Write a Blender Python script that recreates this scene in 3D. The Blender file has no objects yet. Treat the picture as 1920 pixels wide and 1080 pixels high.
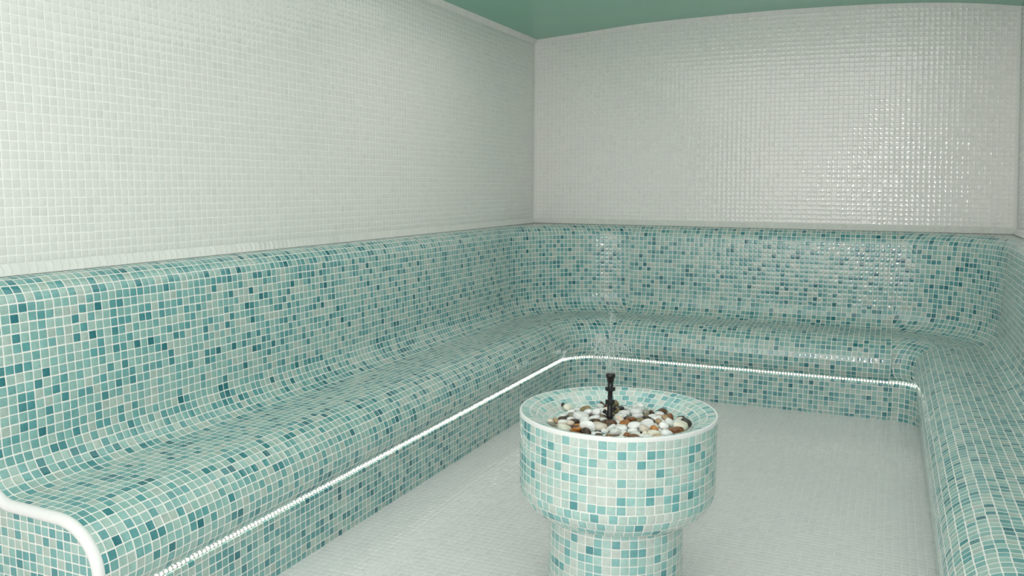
import bpy, bmesh, math, random
from mathutils import Vector, Matrix, Quaternion, noise as mnoise

C = bpy.context.scene.collection
PI = math.pi

# ------------------------------------------------------------------ measures
W = 3.002            # room width, left wall x = 0, back wall y = 0, room towards -y
LEAN = 0.03          # the right wall leans a little
ZW = 1.0490          # top of the bench back
ZC = 2.331           # spring of the vaulted ceiling
YF = -6.75           # wall behind the camera
ZLED = 0.2165
FC = Vector((1.573, -3.115, 0.0))   # fountain axis

# ------------------------------------------------------------------ helpers
def obj(name, bm, mat, parent=None, smooth=True):
    me = bpy.data.meshes.new(name)
    bm.normal_update()
    bm.to_mesh(me)
    bm.free()
    if smooth:
        for p in me.polygons:
            p.use_smooth = True
    if mat is not None:
        for m in (mat if isinstance(mat, (list, tuple)) else [mat]):
            me.materials.append(m)
    o = bpy.data.objects.new(name, me)
    C.objects.link(o)
    if parent is not None:
        o.parent = parent
    return o

def local(o, parent):
    """keep the world place of a mesh built in world space under a moved empty"""
    o.parent = parent
    o.matrix_parent_inverse = Matrix.Translation(-parent.location)
    return o

def thing(name, label, cat, loc=(0, 0, 0), group=None):
    o = bpy.data.objects.new(name, None)
    o.empty_display_size = 0.05
    C.objects.link(o)
    o.location = loc
    tag(o, label, cat, group)
    return o

def tag(o, label, cat, group=None):
    o['label'] = label
    o['category'] = cat
    if group:
        o['group'] = group
    return o

def structure(o, label=None):
    o['kind'] = 'structure'
    if label:
        o['label'] = label
    return o

def grid_surface(bm, rows, uvs, flip=False):
    """rows[i][j] points, uvs[i][j] (u, v)"""
    uvl = bm.loops.layers.uv.verify()
    vs = [[bm.verts.new(p) for p in r] for r in rows]
    for i in range(len(rows) - 1):
        for j in range(len(rows[0]) - 1):
            q = [(i, j), (i + 1, j), (i + 1, j + 1), (i, j + 1)]
            if flip:
                q.reverse()
            f = bm.faces.new([vs[a][b] for a, b in q])
            for l, (a, b) in zip(f.loops, q):
                l[uvl].uv = uvs[a][b]
    return vs

def quad(bm, pts, uvs):
    uvl = bm.loops.layers.uv.verify()
    f = bm.faces.new([bm.verts.new(p) for p in pts])
    for l, u in zip(f.loops, uvs):
        l[uvl].uv = u
    return f

def tube(bm, path, r, seg=10, cap=True):
    n = len(path)
    rr = r if isinstance(r, (list, tuple)) else [r] * n
    rings = []
    prev = None
    for i in range(n):
        t = (path[min(i + 1, n - 1)] - path[max(i - 1, 0)]).normalized()
        a = prev if prev is not None else (Vector((1, 0, 0)) if abs(t.x) < .9 else Vector((0, 1, 0)))
        a = (a - t * a.dot(t)).normalized()
        prev = a
        b = t.cross(a)
        rings.append([bm.verts.new(path[i] + (a * math.cos(2 * PI * k / seg) + b * math.sin(2 * PI * k / seg)) * rr[i]) for k in range(seg)])
    for i in range(n - 1):
        for k in range(seg):
            bm.faces.new((rings[i][k], rings[i][(k + 1) % seg], rings[i + 1][(k + 1) % seg], rings[i + 1][k]))
    if cap:
        bm.faces.new(list(reversed(rings[0])))
        bm.faces.new(rings[-1])

def lathe(bm, prof, c, seg=24, cap=True):
    rings = [[bm.verts.new((c[0] + r * math.cos(2 * PI * k / seg), c[1] + r * math.sin(2 * PI * k / seg), c[2] + z)) for k in range(seg)] for r, z in prof]
    for i in range(len(rings) - 1):
        for k in range(seg):
            bm.faces.new((rings[i][k], rings[i][(k + 1) % seg], rings[i + 1][(k + 1) % seg], rings[i + 1][k]))
    if cap:
        bm.faces.new(list(reversed(rings[0])))
        bm.faces.new(rings[-1])

def box(bm, c, s, axes=None):
    ax = axes or (Vector((1, 0, 0)), Vector((0, 1, 0)), Vector((0, 0, 1)))
    c = Vector(c)
    v = [bm.verts.new(c + ax[0] * (s[0] / 2 * a) + ax[1] * (s[1] / 2 * b) + ax[2] * (s[2] / 2 * d))
         for a in (-1, 1) for b in (-1, 1) for d in (-1, 1)]
    for f in ((0, 1, 3, 2), (4, 6, 7, 5), (0, 4, 5, 1), (2, 3, 7, 6), (0, 2, 6, 4), (1, 5, 7, 3)):
        bm.faces.new([v[k] for k in f])

# ------------------------------------------------------------------ materials
def new_mat(name):
    m = bpy.data.materials.new(name)
    m.use_nodes = True
    nt = m.node_tree
    for n in list(nt.nodes):
        nt.nodes.remove(n)
    out = nt.nodes.new('ShaderNodeOutputMaterial')
    b = nt.nodes.new('ShaderNodeBsdfPrincipled')
    nt.links.new(b.outputs[0], out.inputs[0])
    return m, nt, b

class NB:
    def __init__(self, nt):
        self.nt = nt
    def link(self, a, b):
        if isinstance(a, (int, float)):
            b.default_value = a
        elif isinstance(a, tuple):
            b.default_value = a
        else:
            self.nt.links.new(a, b)
    def math(self, op, a, b=None, c=None, clamp=False):
        n = self.nt.nodes.new('ShaderNodeMath'); n.operation = op; n.use_clamp = clamp
        for k, x in enumerate((a, b, c)):
            if x is not None:
                self.link(x, n.inputs[k])
        return n.outputs[0]
    def vec(self, op, a, b=None, scale=None, out=0):
        n = self.nt.nodes.new('ShaderNodeVectorMath'); n.operation = op
        self.link(a, n.inputs[0])
        if b is not None:
            self.link(b, n.inputs[1])
        if scale is not None:
            self.link(scale, n.inputs['Scale'])
        return n.outputs[out]
    def noise(self, v, scale, detail=2.0, col=False):
        n = self.nt.nodes.new('ShaderNodeTexNoise')
        n.inputs['Scale'].default_value = scale; n.inputs['Detail'].default_value = detail
        self.link(v, n.inputs['Vector'])
        return n.outputs['Color' if col else 'Fac']
    def white(self, v):
        n = self.nt.nodes.new('ShaderNodeTexWhiteNoise'); n.noise_dimensions = '3D'
        self.link(v, n.inputs['Vector'])
        return n.outputs['Value'], n.outputs['Color']
    def rng(self, x, a, b, c, d, smooth=False):
        n = self.nt.nodes.new('ShaderNodeMapRange')
        if smooth:
            n.interpolation_type = 'SMOOTHSTEP'
        self.link(x, n.inputs['Value'])
        for k, y in zip(('From Min', 'From Max', 'To Min', 'To Max'), (a, b, c, d)):
            self.link(y, n.inputs[k])
        return n.outputs[0]
    def ramp(self, x, stops, const=False):
        n = self.nt.nodes.new('ShaderNodeValToRGB')
        cr = n.color_ramp
        cr.interpolation = 'CONSTANT' if const else 'LINEAR'
        while len(cr.elements) < len(stops):
            cr.elements.new(0.5)
        for e, (p, col) in zip(cr.elements, stops):
            e.position = p; e.color = (*col, 1)
        self.link(x, n.inputs['Fac'])
        return n.outputs['Color']
    def mix(self, f, a, b, mode='MIX'):
        n = self.nt.nodes.new('ShaderNodeMix'); n.data_type = 'RGBA'; n.blend_type = mode
        self.link(f, n.inputs[0])
        for k, x in ((6, a), (7, b)):
            if isinstance(x, tuple) and len(x) == 3:
                x = (*x, 1)
            self.link(x, n.inputs[k])
        return n.outputs[2]
    def sep(self, v):
        n = self.nt.nodes.new('ShaderNodeSeparateXYZ'); self.link(v, n.inputs[0])
        return n.outputs
    def comb(self, x, y, z=0.0):
        n = self.nt.nodes.new('ShaderNodeCombineXYZ')
        for k, a in enumerate((x, y, z)):
            self.link(a, n.inputs[k])
        return n.outputs[0]

def mosaic(name, palette, grout, gw=0.12, rough=0.055, grough=0.75, tilt=0.55, pillow=0.6, wob=0.07, var=0.05, mottle=0.5, seed=0.0, wave=0.25):
    """glass mosaic: the UV map counts tiles, one unit to a tile"""
    m, nt, b = new_mat(name)
    N = NB(nt)
    uv = nt.nodes.new('ShaderNodeUVMap').outputs[0]
    w = N.vec('SUBTRACT', N.noise(uv, 0.45, 1.5, True), (.5, .5, .5))
    p = N.vec('ADD', uv, N.vec('SCALE', w, scale=wob * 2))
    p = N.vec('MULTIPLY', p, (1, 1, 0))
    cell = N.vec('FLOOR', p)
    cs = N.vec('ADD', cell, (0.0, 0.0, seed + 0.37))
    f = N.vec('SUBTRACT', N.vec('FRACTION', p), (.5, .5, 0))
    f = N.vec('MULTIPLY', f, (1, 1, 0))
    rv, rc = N.white(cs)
    rv2, rc2 = N.white(N.vec('ADD', cs, (0.0, 0.0, 11.3)))
    jit = N.vec('MULTIPLY', N.vec('SUBTRACT', rc2, (.5, .5, .5)), (.05, .05, 0))
    fj = N.vec('ADD', f, jit)
    rad = 0.07
    q = N.vec('SUBTRACT', N.vec('ABSOLUTE', fj), (.5 - gw / 2 - rad, .5 - gw / 2 - rad, 0))
    q = N.vec('MAXIMUM', q, (0, 0, 0))
    dist = N.math('SUBTRACT', N.vec('LENGTH', q, out=1), rad)          # < 0 inside a tile
    mask = N.rng(dist, -0.02, 0.02, 1.0, 0.0)
    col = N.ramp(rv, palette, True)
    # firing clouds inside a tile and a little change from tile to tile
    cl = N.noise(N.vec('ADD', p, N.vec('SCALE', rc, scale=7.0)), 2.2, 3.0)
    k = N.math('ADD', 1.0 - mottle * 0.25, N.math('MULTIPLY', cl, mottle * 0.5))
    k = N.math('ADD', k, N.math('MULTIPLY', N.math('SUBTRACT', rv2, 0.5), var * 2))
    tcol = N.vec('SCALE', col, scale=k)
    gcol = N.vec('SCALE', grout + (1,) if False else grout, scale=N.math('ADD', 0.93, N.math('MULTIPLY', N.noise(uv, 1.7, 3.0), 0.14)))
    nt.links.new(N.mix(mask, gcol, tcol), b.inputs['Base Color'])
    nt.links.new(N.rng(mask, 0.0, 1.0, grough, rough), b.inputs['Roughness'])
    b.inputs['IOR'].default_value = 1.62
    # relief, in metres
    ff = N.sep(N.vec('MULTIPLY', fj, fj))
    dome = N.math('MULTIPLY', N.math('SUBTRACT', 1.0, N.math('MULTIPLY', ff[0], 4.0)), N.math('SUBTRACT', 1.0, N.math('MULTIPLY', ff[1], 4.0)))
    pil = N.math('MULTIPLY', N.math('MULTIPLY', dome, pillow * 0.001), N.math('ADD', 0.5, rv2))
    tl = N.vec('DOT_PRODUCT', N.vec('SUBTRACT', rc, (.5, .5, .5)), f, out=1)
    h = N.math('ADD', pil, N.math('MULTIPLY', tl, tilt * 0.001))
    h = N.math('ADD', h, N.math('MULTIPLY', N.noise(N.vec('ADD', p, N.vec('SCALE', rc2, scale=9.0)), 1.6, 1.0), wave * 0.001))
    h = N.math('ADD', N.math('MULTIPLY', h, mask), N.math('MULTIPLY', mask, 0.00025))
    bp = nt.nodes.new('ShaderNodeBump')
    bp.inputs['Strength'].default_value = 1.0
    bp.inputs['Distance'].default_value = 1.0
    nt.links.new(h, bp.inputs['Height'])
    nt.links.new(bp.outputs[0], b.inputs['Normal'])
    return m

def plain(name, col, rough=0.5, noise=0.06, scale=30.0, bump=0.0, metallic=0.0, spec=None):
    m, nt, b = new_mat(name)
    N = NB(nt)
    tc = nt.nodes.new('ShaderNodeTexCoord').outputs['Object']
    f = N.noise(tc, scale, 3.0)
    nt.links.new(N.vec('SCALE', col, scale=N.math('ADD', 1 - noise, N.math('MULTIPLY', f, 2 * noise))), b.inputs['Base Color'])
    b.inputs['Roughness'].default_value = rough
    b.inputs['Metallic'].default_value = metallic
    if bump:
        bp = nt.nodes.new('ShaderNodeBump')
        bp.inputs['Strength'].default_value = 0.6
        bp.inputs['Distance'].default_value = bump
        nt.links.new(f, bp.inputs['Height'])
        nt.links.new(bp.outputs[0], b.inputs['Normal'])
    return m

def stone(name, c1, c2, rough=0.22, scale=70.0, speck=None):
    m, nt, b = new_mat(name)
    N = NB(nt)
    tc = nt.nodes.new('ShaderNodeTexCoord').outputs['Object']
    oi = nt.nodes.new('ShaderNodeObjectInfo')
    v = N.vec('ADD', tc, N.vec('SCALE', oi.outputs['Location'], scale=5.0))
    f = N.noise(v, scale, 4.0)
    col = N.ramp(f, [(0.32, c1), (0.68, c2)])
    if speck:
        g = N.noise(v, scale * 4, 2.0)
        col = N.mix(N.rng(g, 0.62, 0.7, 0.0, 0.6), col, speck)
    col = N.vec('SCALE', col, scale=N.rng(oi.outputs['Random'], 0, 1, 0.85, 1.1))
    nt.links.new(col, b.inputs['Base Color'])
    b.inputs['Roughness'].default_value = rough
    bp = nt.nodes.new('ShaderNodeBump')
    bp.inputs['Strength'].default_value = 0.5
    bp.inputs['Distance'].default_value = 0.001
    nt.links.new(N.noise(v, scale * 1.5, 3.0), bp.inputs['Height'])
    nt.links.new(bp.outputs[0], b.inputs['Normal'])
    return m

TEAL = [(0.0, (.415, .51, .465)), (0.11, (.355, .505, .465)), (0.28, (.295, .48, .445)), (0.46, (.235, .44, .42)),
        (0.64, (.17, .385, .38)), (0.79, (.11, .32, .33)), (0.905, (.065, .245, .265)), (0.972, (.03, .175, .20))]
TEAL_FLASHLIT = [(0.0, (.54, .60, .56)), (0.22, (.47, .595, .555)), (0.42, (.39, .57, .535)), (0.60, (.31, .53, .505)),
        (0.76, (.235, .47, .46)), (0.89, (.15, .385, .395)), (0.965, (.085, .29, .31))]  # fountain teal, flash brightness painted in as lighter tiles
WHITE = [(0.0, (0.749, 0.740, 0.718)), (0.35, (0.766, 0.757, 0.729)), (0.7, (0.744, 0.740, 0.718)), (0.94, (0.722, 0.713, 0.685))]
FLOORP = [(0.0, (.77, .75, .745)), (0.4, (.79, .77, .765)), (0.85, (.75, .735, .735))]

M = {}
M['teal'] = mosaic('teal_glass_mosaic', TEAL, (.83, .80, .775), gw=0.125, seed=1, tilt=0.8, pillow=0.75, mottle=0.8)
M['teal_flashlit'] = mosaic('teal_glass_mosaic_flashlit', TEAL_FLASHLIT, (.80, .785, .76), gw=0.11, seed=5, wob=0.03, mottle=0.8)
M['white'] = mosaic('white_glass_mosaic', WHITE, (.87, .86, .84), gw=0.12, var=0.018, mottle=0.15, seed=2, tilt=0.42, wave=0.18)
M['floor'] = mosaic('pale_floor_mosaic', FLOORP, (.80, .79, .775), gw=0.12, rough=0.085, var=0.02, mottle=0.15, seed=3, tilt=0.5)
M['trim'] = mosaic('white_mosaic_trim', WHITE, (.72, .72, .69), gw=0.10, var=0.02, mottle=0.1, seed=4)
M['grout'] = plain('white_grout', (.80, .79, .79), 0.6, 0.05, 60, 0.0008)
M['grout_wall'] = plain('white_corner_grout', (.76, .755, .73), 0.6, 0.04, 60, 0.0005)
M['ceiling'] = plain('sea_green_gloss_paint', (.19, .47, .345), 0.25, 0.03, 3.0)
M['black'] = plain('black_plastic', (.007, .007, .008), 0.3, 0.2, 200)
M['tape'] = plain('clear_tape_sleeve', (.42, .44, .42), 0.25, 0.04, 60)

def led_mat():
    m, nt, b = new_mat('led_glow')
    b.inputs['Base Color'].default_value = (.9, .9, .85, 1)
    b.inputs['Emission Color'].default_value = (1.0, 1.0, .88, 1)
    b.inputs['Emission Strength'].default_value = LED_STRENGTH
    return m
LED_STRENGTH = 6.5
M['led'] = led_mat()

def water_mat():
    m, nt, b = new_mat('clear_water')
    b.inputs['Base Color'].default_value = (1, 1, 1, 1)
    b.inputs['Roughness'].default_value = 0.0
    b.inputs['IOR'].default_value = 1.33
    b.inputs['Transmission Weight'].default_value = 1.0
    return m
M['water'] = water_mat()

# ------------------------------------------------------------------ the setting
VX = [0, .38, .75, 1.11, 1.5, 1.77, 2.08, 2.26, 2.55, 2.79, 3.002]
VZ = [2.331, 2.359, 2.389, 2.4025, 2.411, 2.412, 2.408, 2.403, 2.387, 2.362, 2.331]
def vault(x):
    """height of the vaulted ceiling over x (Catmull-Rom through measured points)"""
    x = min(max(x, 0.0), W)
    k = max(i for i in range(len(VX) - 1) if VX[i] <= x)
    x0, x1 = VX[k], VX[k + 1]
    t = (x - x0) / (x1 - x0)
    def slope(i):
        a, b = max(i - 1, 0), min(i + 1, len(VX) - 1)
        return (VZ[b] - VZ[a]) / (VX[b] - VX[a])
    m0, m1 = slope(k) * (x1 - x0), slope(k + 1) * (x1 - x0)
    return ((2 * t**3 - 3 * t**2 + 1) * VZ[k] + (t**3 - 2 * t**2 + t) * m0 + (-2 * t**3 + 3 * t**2) * VZ[k + 1] + (t**3 - t**2) * m1)

PL = 0.0277
def setting():
    # floor
    bm = bmesh.new()
    p = 0.0275
    quad(bm, [(0, YF, 0), (W + .06, YF, 0), (W + .06, 0, 0), (0, 0, 0)], [(0, YF / p), ((W + .06) / p, YF / p), ((W + .06) / p, 0), (0, 0)])
    structure(obj('floor', bm, M['floor'], smooth=False), 'pale grey mosaic tiled floor')
    # left wall
    bm = bmesh.new()
    quad(bm, [(0, YF, 0), (0, 0, 0), (0, 0, ZC), (0, YF, ZC)], [(YF / PL, 0), (0, 0), (0, ZC / PL), (YF / PL, ZC / PL)])
    structure(obj('wall_left', bm, M['white'], smooth=False), 'white mosaic wall on the left')
    # right wall, leaning
    bm = bmesh.new()
    def xr(z):
        return W + LEAN - 2 * LEAN * (z - ZW) / (ZC - ZW)
    quad(bm, [(xr(0), 0, 0), (xr(0), YF, 0), (xr(ZC), YF, ZC), (xr(ZC), 0, ZC)], [(0, 0), (-YF / PL, 0), (-YF / PL, ZC / PL), (0, ZC / PL)])
    structure(obj('wall_right', bm, M['white'], smooth=False), 'white mosaic wall on the right')
    # back and front walls under the vault
    n = 40
    for nm, y, fl, lab in (('wall_back', 0.0, False, 'white mosaic back wall under the curved ceiling'), ('wall_front', YF, True, 'white mosaic wall behind the viewer')):
        bm = bmesh.new()
        lo, hi, ul, uh = [], [], [], []
        for k in range(n + 1):
            x = W * k / n
            zt = vault(x)
            xb = x * (W + 0.078) / W
            xt = x * (W - LEAN) / W
            lo.append((xb, y, 0)); hi.append((xt, y, zt))
            # rows run level below and bend up with the vault at the top
            ul.append((x / .0290, (ZW - ZC) / .027 - ZW / .027)); uh.append((x / .0290, (zt - ZC) * .35 / .027))
        md = [((x[0] * .5 + h[0] * .5), y, 1.05) for x, h in zip(lo, hi)]
        um = [(u[0], (1.05 - ZC) / .027) for u in ul]
        grid_surface(bm, [lo, md, hi], [ul, um, uh], flip=fl)
        structure(obj(nm, bm, M['white'], smooth=False), lab)
    # ceiling
    bm = bmesh.new()
    a = [(W * k / n, YF, vault(W * k / n)) for k in range(n + 1)]
    b = [(x, 0, z) for x, y, z in a]
    grid_surface(bm, [a, b], [[(k, 0) for k in range(n + 1)], [(k, 1) for k in range(n + 1)]])
    structure(obj('ceiling', bm, M['ceiling']), 'sea green painted vaulted ceiling')
    # sloped tile row under the ceiling, left and back
    bm = bmesh.new()
    s = 0.022
    z0 = ZC - 0.030
    A = [(0.001, YF, z0), (0.001, -.001, z0)]
    B = [(s, YF, vault(s) + .002), (s, -s, vault(s) + .002)]
    grid_surface(bm, [A, B], [[(YF / PL, 0), (0, 0)], [(YF / PL, 1), (0, 1)]], flip=False)
    structure(obj('trim_1', bm, M['trim'], smooth=False), 'row of sloped white tiles where left wall meets ceiling')
    bm = bmesh.new()
    lo, hi, ul, uh = [], [], [], []
    for k in range(n + 1):
        x = (W - LEAN) * k / n
        z = vault(x)
        lo.append((x, -.001, z - 0.026)); hi.append((x, -0.016, z + .0015))
        ul.append((x / .029, 0)); uh.append((x / .029, 1))
    grid_surface(bm, [lo, hi], [ul, uh])
    structure(obj('trim_2', bm, M['trim'], smooth=False), 'row of sloped white tiles along the arched top of the back wall')
    # sloped tile row between wall and bench back
    bm = bmesh.new()
    z1, z2, s = ZW + 0.036, ZW + 0.0012, 0.024
    A = [(0.001, YF, z1), (0.001, -.001, z1)]; B = [(s, YF, z2), (s, -s, z2)]
    grid_surface(bm, [A, B], [[(YF / PL, 0), (0, 0)], [(YF / PL, -1), (0, -1)]], flip=True)
    structure(obj('trim_3', bm, M['trim'], smooth=False), 'row of sloped white tiles at the foot of the left wall')
    bm = bmesh.new()
    A = [(0.001, -.001, z1), (W + .028, -.001, z1)]; B = [(s, -s, z2), (W + .03 - s, -s, z2)]
    grid_surface(bm, [A, B], [[(0, 0), (W / .029, 0)], [(0, -1), (W / .029, -1)]], flip=True)
    structure(obj('trim_4', bm, M['trim'], smooth=False), 'row of sloped white tiles at the foot of the back wall')
    bm = bmesh.new()
    A = [(W + .028, -.001, z1), (W + .028, YF, z1)]; B = [(W + .03 - s, -s, z2), (W + .03 - s, YF, z2)]
    grid_surface(bm, [A, B], [[(0, 0), (-YF / PL, 0)], [(0, -1), (-YF / PL, -1)]], flip=True)
    structure(obj('trim_5', bm, M['trim'], smooth=False), 'row of sloped white tiles at the foot of the right wall')
    # upright grout coves in the two far corners
    for nm, x0, x1, sg, lab in (('trim_6', 0, 0, 1, 'white grout cove in the far left corner'), ('trim_7', W + LEAN, W - LEAN, -1, 'white grout cove in the far right corner')):
        bm = bmesh.new()
        r = 0.021
        rows, uvs = [], []
        for z, xx in ((ZW + .004, x0), (ZC - .004, x1)):
            row = []
            for k in range(7):
                t = PI / 2 * k / 6
                row.append((xx + sg * (r - r * math.cos(t) + .0005), -(r - r * math.sin(t)) - .0005, z))
            rows.append(row); uvs.append([(k, z) for k in range(7)])
        grid_surface(bm, rows, uvs, flip=(sg < 0))
        structure(obj(nm, bm, M['grout_wall']), lab)
setting()

# ------------------------------------------------------------------ the bench
def arc(cx, cz, r, a0, a1, n):
    return [(cx + r * math.cos(math.radians(a0 + (a1 - a0) * k / n)), cz + r * math.sin(math.radians(a0 + (a1 - a0) * k / n))) for k in range(n + 1)]
def earc(cx, cz, rx, rz, a0, a1, n):
    return [(cx + rx * math.cos(math.radians(a0 + (a1 - a0) * k / n)), cz + rz * math.sin(math.radians(a0 + (a1 - a0) * k / n))) for k in range(n + 1)]
def resample(pts, step):
    L = [0.0]
    for a, b in zip(pts, pts[1:]):
        L.append(L[-1] + math.hypot(b[0] - a[0], b[1] - a[1]))
    n = max(2, round(L[-1] / step))
    out = []
    k = 0
    for i in range(n + 1):
        s = L[-1] * i / n
        while k < len(L) - 2 and L[k + 1] < s:
            k += 1
        t = (s - L[k]) / max(L[k + 1] - L[k], 1e-9)
        out.append((pts[k][0] + (pts[k + 1][0] - pts[k][0]) * t, pts[k][1] + (pts[k + 1][1] - pts[k][1]) * t, s))
    return out, L[-1]
BACK = [(0.0015, ZW), (0.012, ZW + .0005)] + arc(0.028, ZW - .084, 0.084, 84, 0, 10) + [(0.115, 0.9), (0.122, 0.72), (0.124, 0.64)] + earc(0.226, 0.600, 0.101, 0.131, 180, 225, 8)
SEAT = earc(0.226, 0.600, 0.101, 0.131, 225, 268, 8) + [(0.30, 0.4675), (0.37, 0.4655)] + arc(0.390, 0.316, 0.149, 86, -16, 20) + \
       [(0.529, 0.264), (0.518, 0.246), (0.504, 0.230), (0.489, 0.2225)]
RISER = [(0.486, 0.2095), (0.497, 0.2085), (0.497, 0.10), (0.497, 0.0)]
CL, CR = 0.76, 0.63          # corner centres, from the walls
YL, YR = -4.245, -5.3        # front ends of the left and right arms
SL, SB, SR = 1.0, 1.055, 0.955

def bench_path():
    """list of segments; each is a list of stations (function d -> xy, u function)"""
    segs = []
    PB = 0.0287
    # left arm, front to back
    st = []
    n = 90
    for k in range(n + 1):
        y = YL + (-CL - YL) * k / n
        st.append((lambda d, y=y, s=SL * (1 + .03 * (-CL - y) / 3.485): (d * s, y), lambda d, y=y: (y - YL) / 0.0278))
    segs.append(st)
    # left corner
    st = []
    n = 26
    for k in range(n + 1):
        t = PI / 2 * k / n
        s = SL + (SB - SL) * k / n
        def f(d, t=t, s=s):
            r = CL - d * s
            return (CL - r * math.cos(t), -CL + r * math.sin(t))
        st.append((f, lambda d, t=t, s=s: 200.5 + (t - PI / 4) * (CL - d * s) / 0.0280))
    segs.append(st)
    # back
    st = []
    n = 50
    x1 = W + LEAN - CR
    for k in range(n + 1):
        x = CL + (x1 - CL) * k / n
        st.append((lambda d, x=x: (x, -d * SB), lambda d, x=x: 300 + (x - CL) / PB))
    segs.append(st)
    # right corner
    st = []
    n = 26
    for k in range(n + 1):
        t = PI / 2 * k / n
        s = SB + (SR - SB) * k / n
        def f(d, t=t, s=s):
            r = CR - d * s
            return (x1 + r * math.sin(t), -CR + r * math.cos(t))
        st.append((f, lambda d, t=t, s=s: 430.5 + (t - PI / 4) * (CR - d * s) / 0.0280))
    segs.append(st)
    # right arm, back to front
    st = []
    n = 90
    for k in range(n + 1):
        y = -CR + (YR + CR) * k / n
        st.append((lambda d, y=y: (W + LEAN - d * SR, y), lambda d, y=y: 500 + (-CR - y) / 0.0283))
    segs.append(st)
    return segs
SEGS = bench_path()

def sweep(name, prof, v0, mat, parent):
    pts, L = resample(prof, 0.007)
    bm = bmesh.new()
    uvl = bm.loops.layers.uv.verify()
    prev = None
    for si, st in enumerate(SEGS):
        pv = (0.0282, 0.0282, 0.0287, 0.0285, 0.0285)[si]
        cols = []
        for i, (f, g) in enumerate(st):
            if i == 0 and prev is not None:
                cols.append(prev)
            else:
                cols.append([bm.verts.new((*f(d), z)) for d, z, s in pts])
        for i in range(len(st) - 1):
            for j in range(len(pts) - 1):
                q = [(i, j), (i, j + 1), (i + 1, j + 1), (i + 1, j)]
                fc = bm.faces.new([cols[a][b] for a, b in q])
                for l, (a, b) in zip(fc.loops, q):
                    d, z, s = pts[b]
                    l[uvl].uv = (st[a][1](d), -(v0 + s) / pv)
        prev = cols[-1]
    # into the room: flip if needed
    bm.normal_update()
    bmesh.ops.recalc_face_normals(bm, faces=bm.faces)
    o = obj(name, bm, mat)
    return local(o, parent), L

def make_bench():
    t = thing('tiled_bench', 'long teal mosaic bench built round three sides of the steam room', 'bench', (W / 2, -0.3, 0))
    o1, L1 = sweep('backrest', BACK, 0.0, M['teal'], t)
    o2, L2 = sweep('seat', SEAT, L1, M['teal'], t)
    o3, L3 = sweep('riser', RISER, 0.0, M['teal'], t)
    # flat tops that fill the square wall corners behind the rounded back
    for cxc, cx, cr, sg in ((0, CL, CL, -1), (W + LEAN, W + LEAN - CR, CR, 1)):
        bm = bmesh.new()
        uvl = bm.loops.layers.uv.verify()
        k0 = bm.verts.new((cxc, 0, ZW - .0005))
        pr = None
        for k in range(25):
            a = PI / 2 * k / 24
            v = bm.verts.new((cx + sg * cr * math.cos(a), -cr + cr * math.sin(a), ZW - .0005))
            if pr is not None:
                f = bm.faces.new((k0, v, pr) if sg < 0 else (k0, pr, v))
                for l in f.loops:
                    l[uvl].uv = (l.vert.co.x / .0283 + .5, l.vert.co.y / .0283 + .5)
            pr = v
        bm.normal_update()
        for f in bm.faces:
            if f.normal.z < 0:
                f.normal_flip()
        local(obj('corner_ledge', bm, M['teal'], smooth=False), t)
    # end panels of both arms: the profile closed to floor and wall
    full = [(d, z) for d, z, s in resample(BACK, .01)[0]] + [(d, z) for d, z, s in resample(SEAT, .01)[0]][1:]
    for ye, mp, sg in ((YL, lambda d: d * SL * 1.03, -1), (YR, lambda d: W + LEAN - d * SR, -1)):
        bm = bmesh.new()
        uvl = bm.loops.layers.uv.verify()
        inset = 0.012
        poly = [(d, z) for d, z in full] + [(0.486, 0.209), (0.497, 0.208), (0.497, 0.0), (0.0, 0.0)]
        vs = [bm.verts.new((mp(d), ye + .001, z)) for d, z in poly]
        f = bm.faces.new(vs)
        f.normal_update()
        if f.normal.y > 0:
            f.normal_flip()
        for l in f.loops:
            l[uvl].uv = (l.vert.co.x / .0268 + 700.3, l.vert.co.z / .0272 + .55)
        bmesh.ops.triangulate(bm, faces=bm.faces)
        local(obj('end_panel', bm, M['teal_end'], smooth=False), t)
        # thick white bead round the edge of the end
        bm = bmesh.new()
        path = [Vector((mp(d), ye - .002, z)) for d, z in full]
        tan = []
        # the bead is laid inside the edge so that it stays flush with the tiles
        pin = []
        for i, p in enumerate(path):
            tg = (path[min(i + 1, len(path) - 1)] - path[max(i - 1, 0)]).normalized()
            nrm = Vector((tg.z, 0, -tg.x))
            if mp(1) < mp(0):
                nrm = -nrm
            pin.append(p + nrm * 0.0145 + Vector((0, .006, 0)))
        tube(bm, pin, 0.0165, 16)
        local(obj('edge_bead', bm, M['grout'], t), t)
    return t
M['teal_end'] = mosaic('teal_glass_mosaic_end', TEAL, (.78, .765, .74), gw=0.13, seed=8, wob=0.05)
bench = make_bench()

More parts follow.
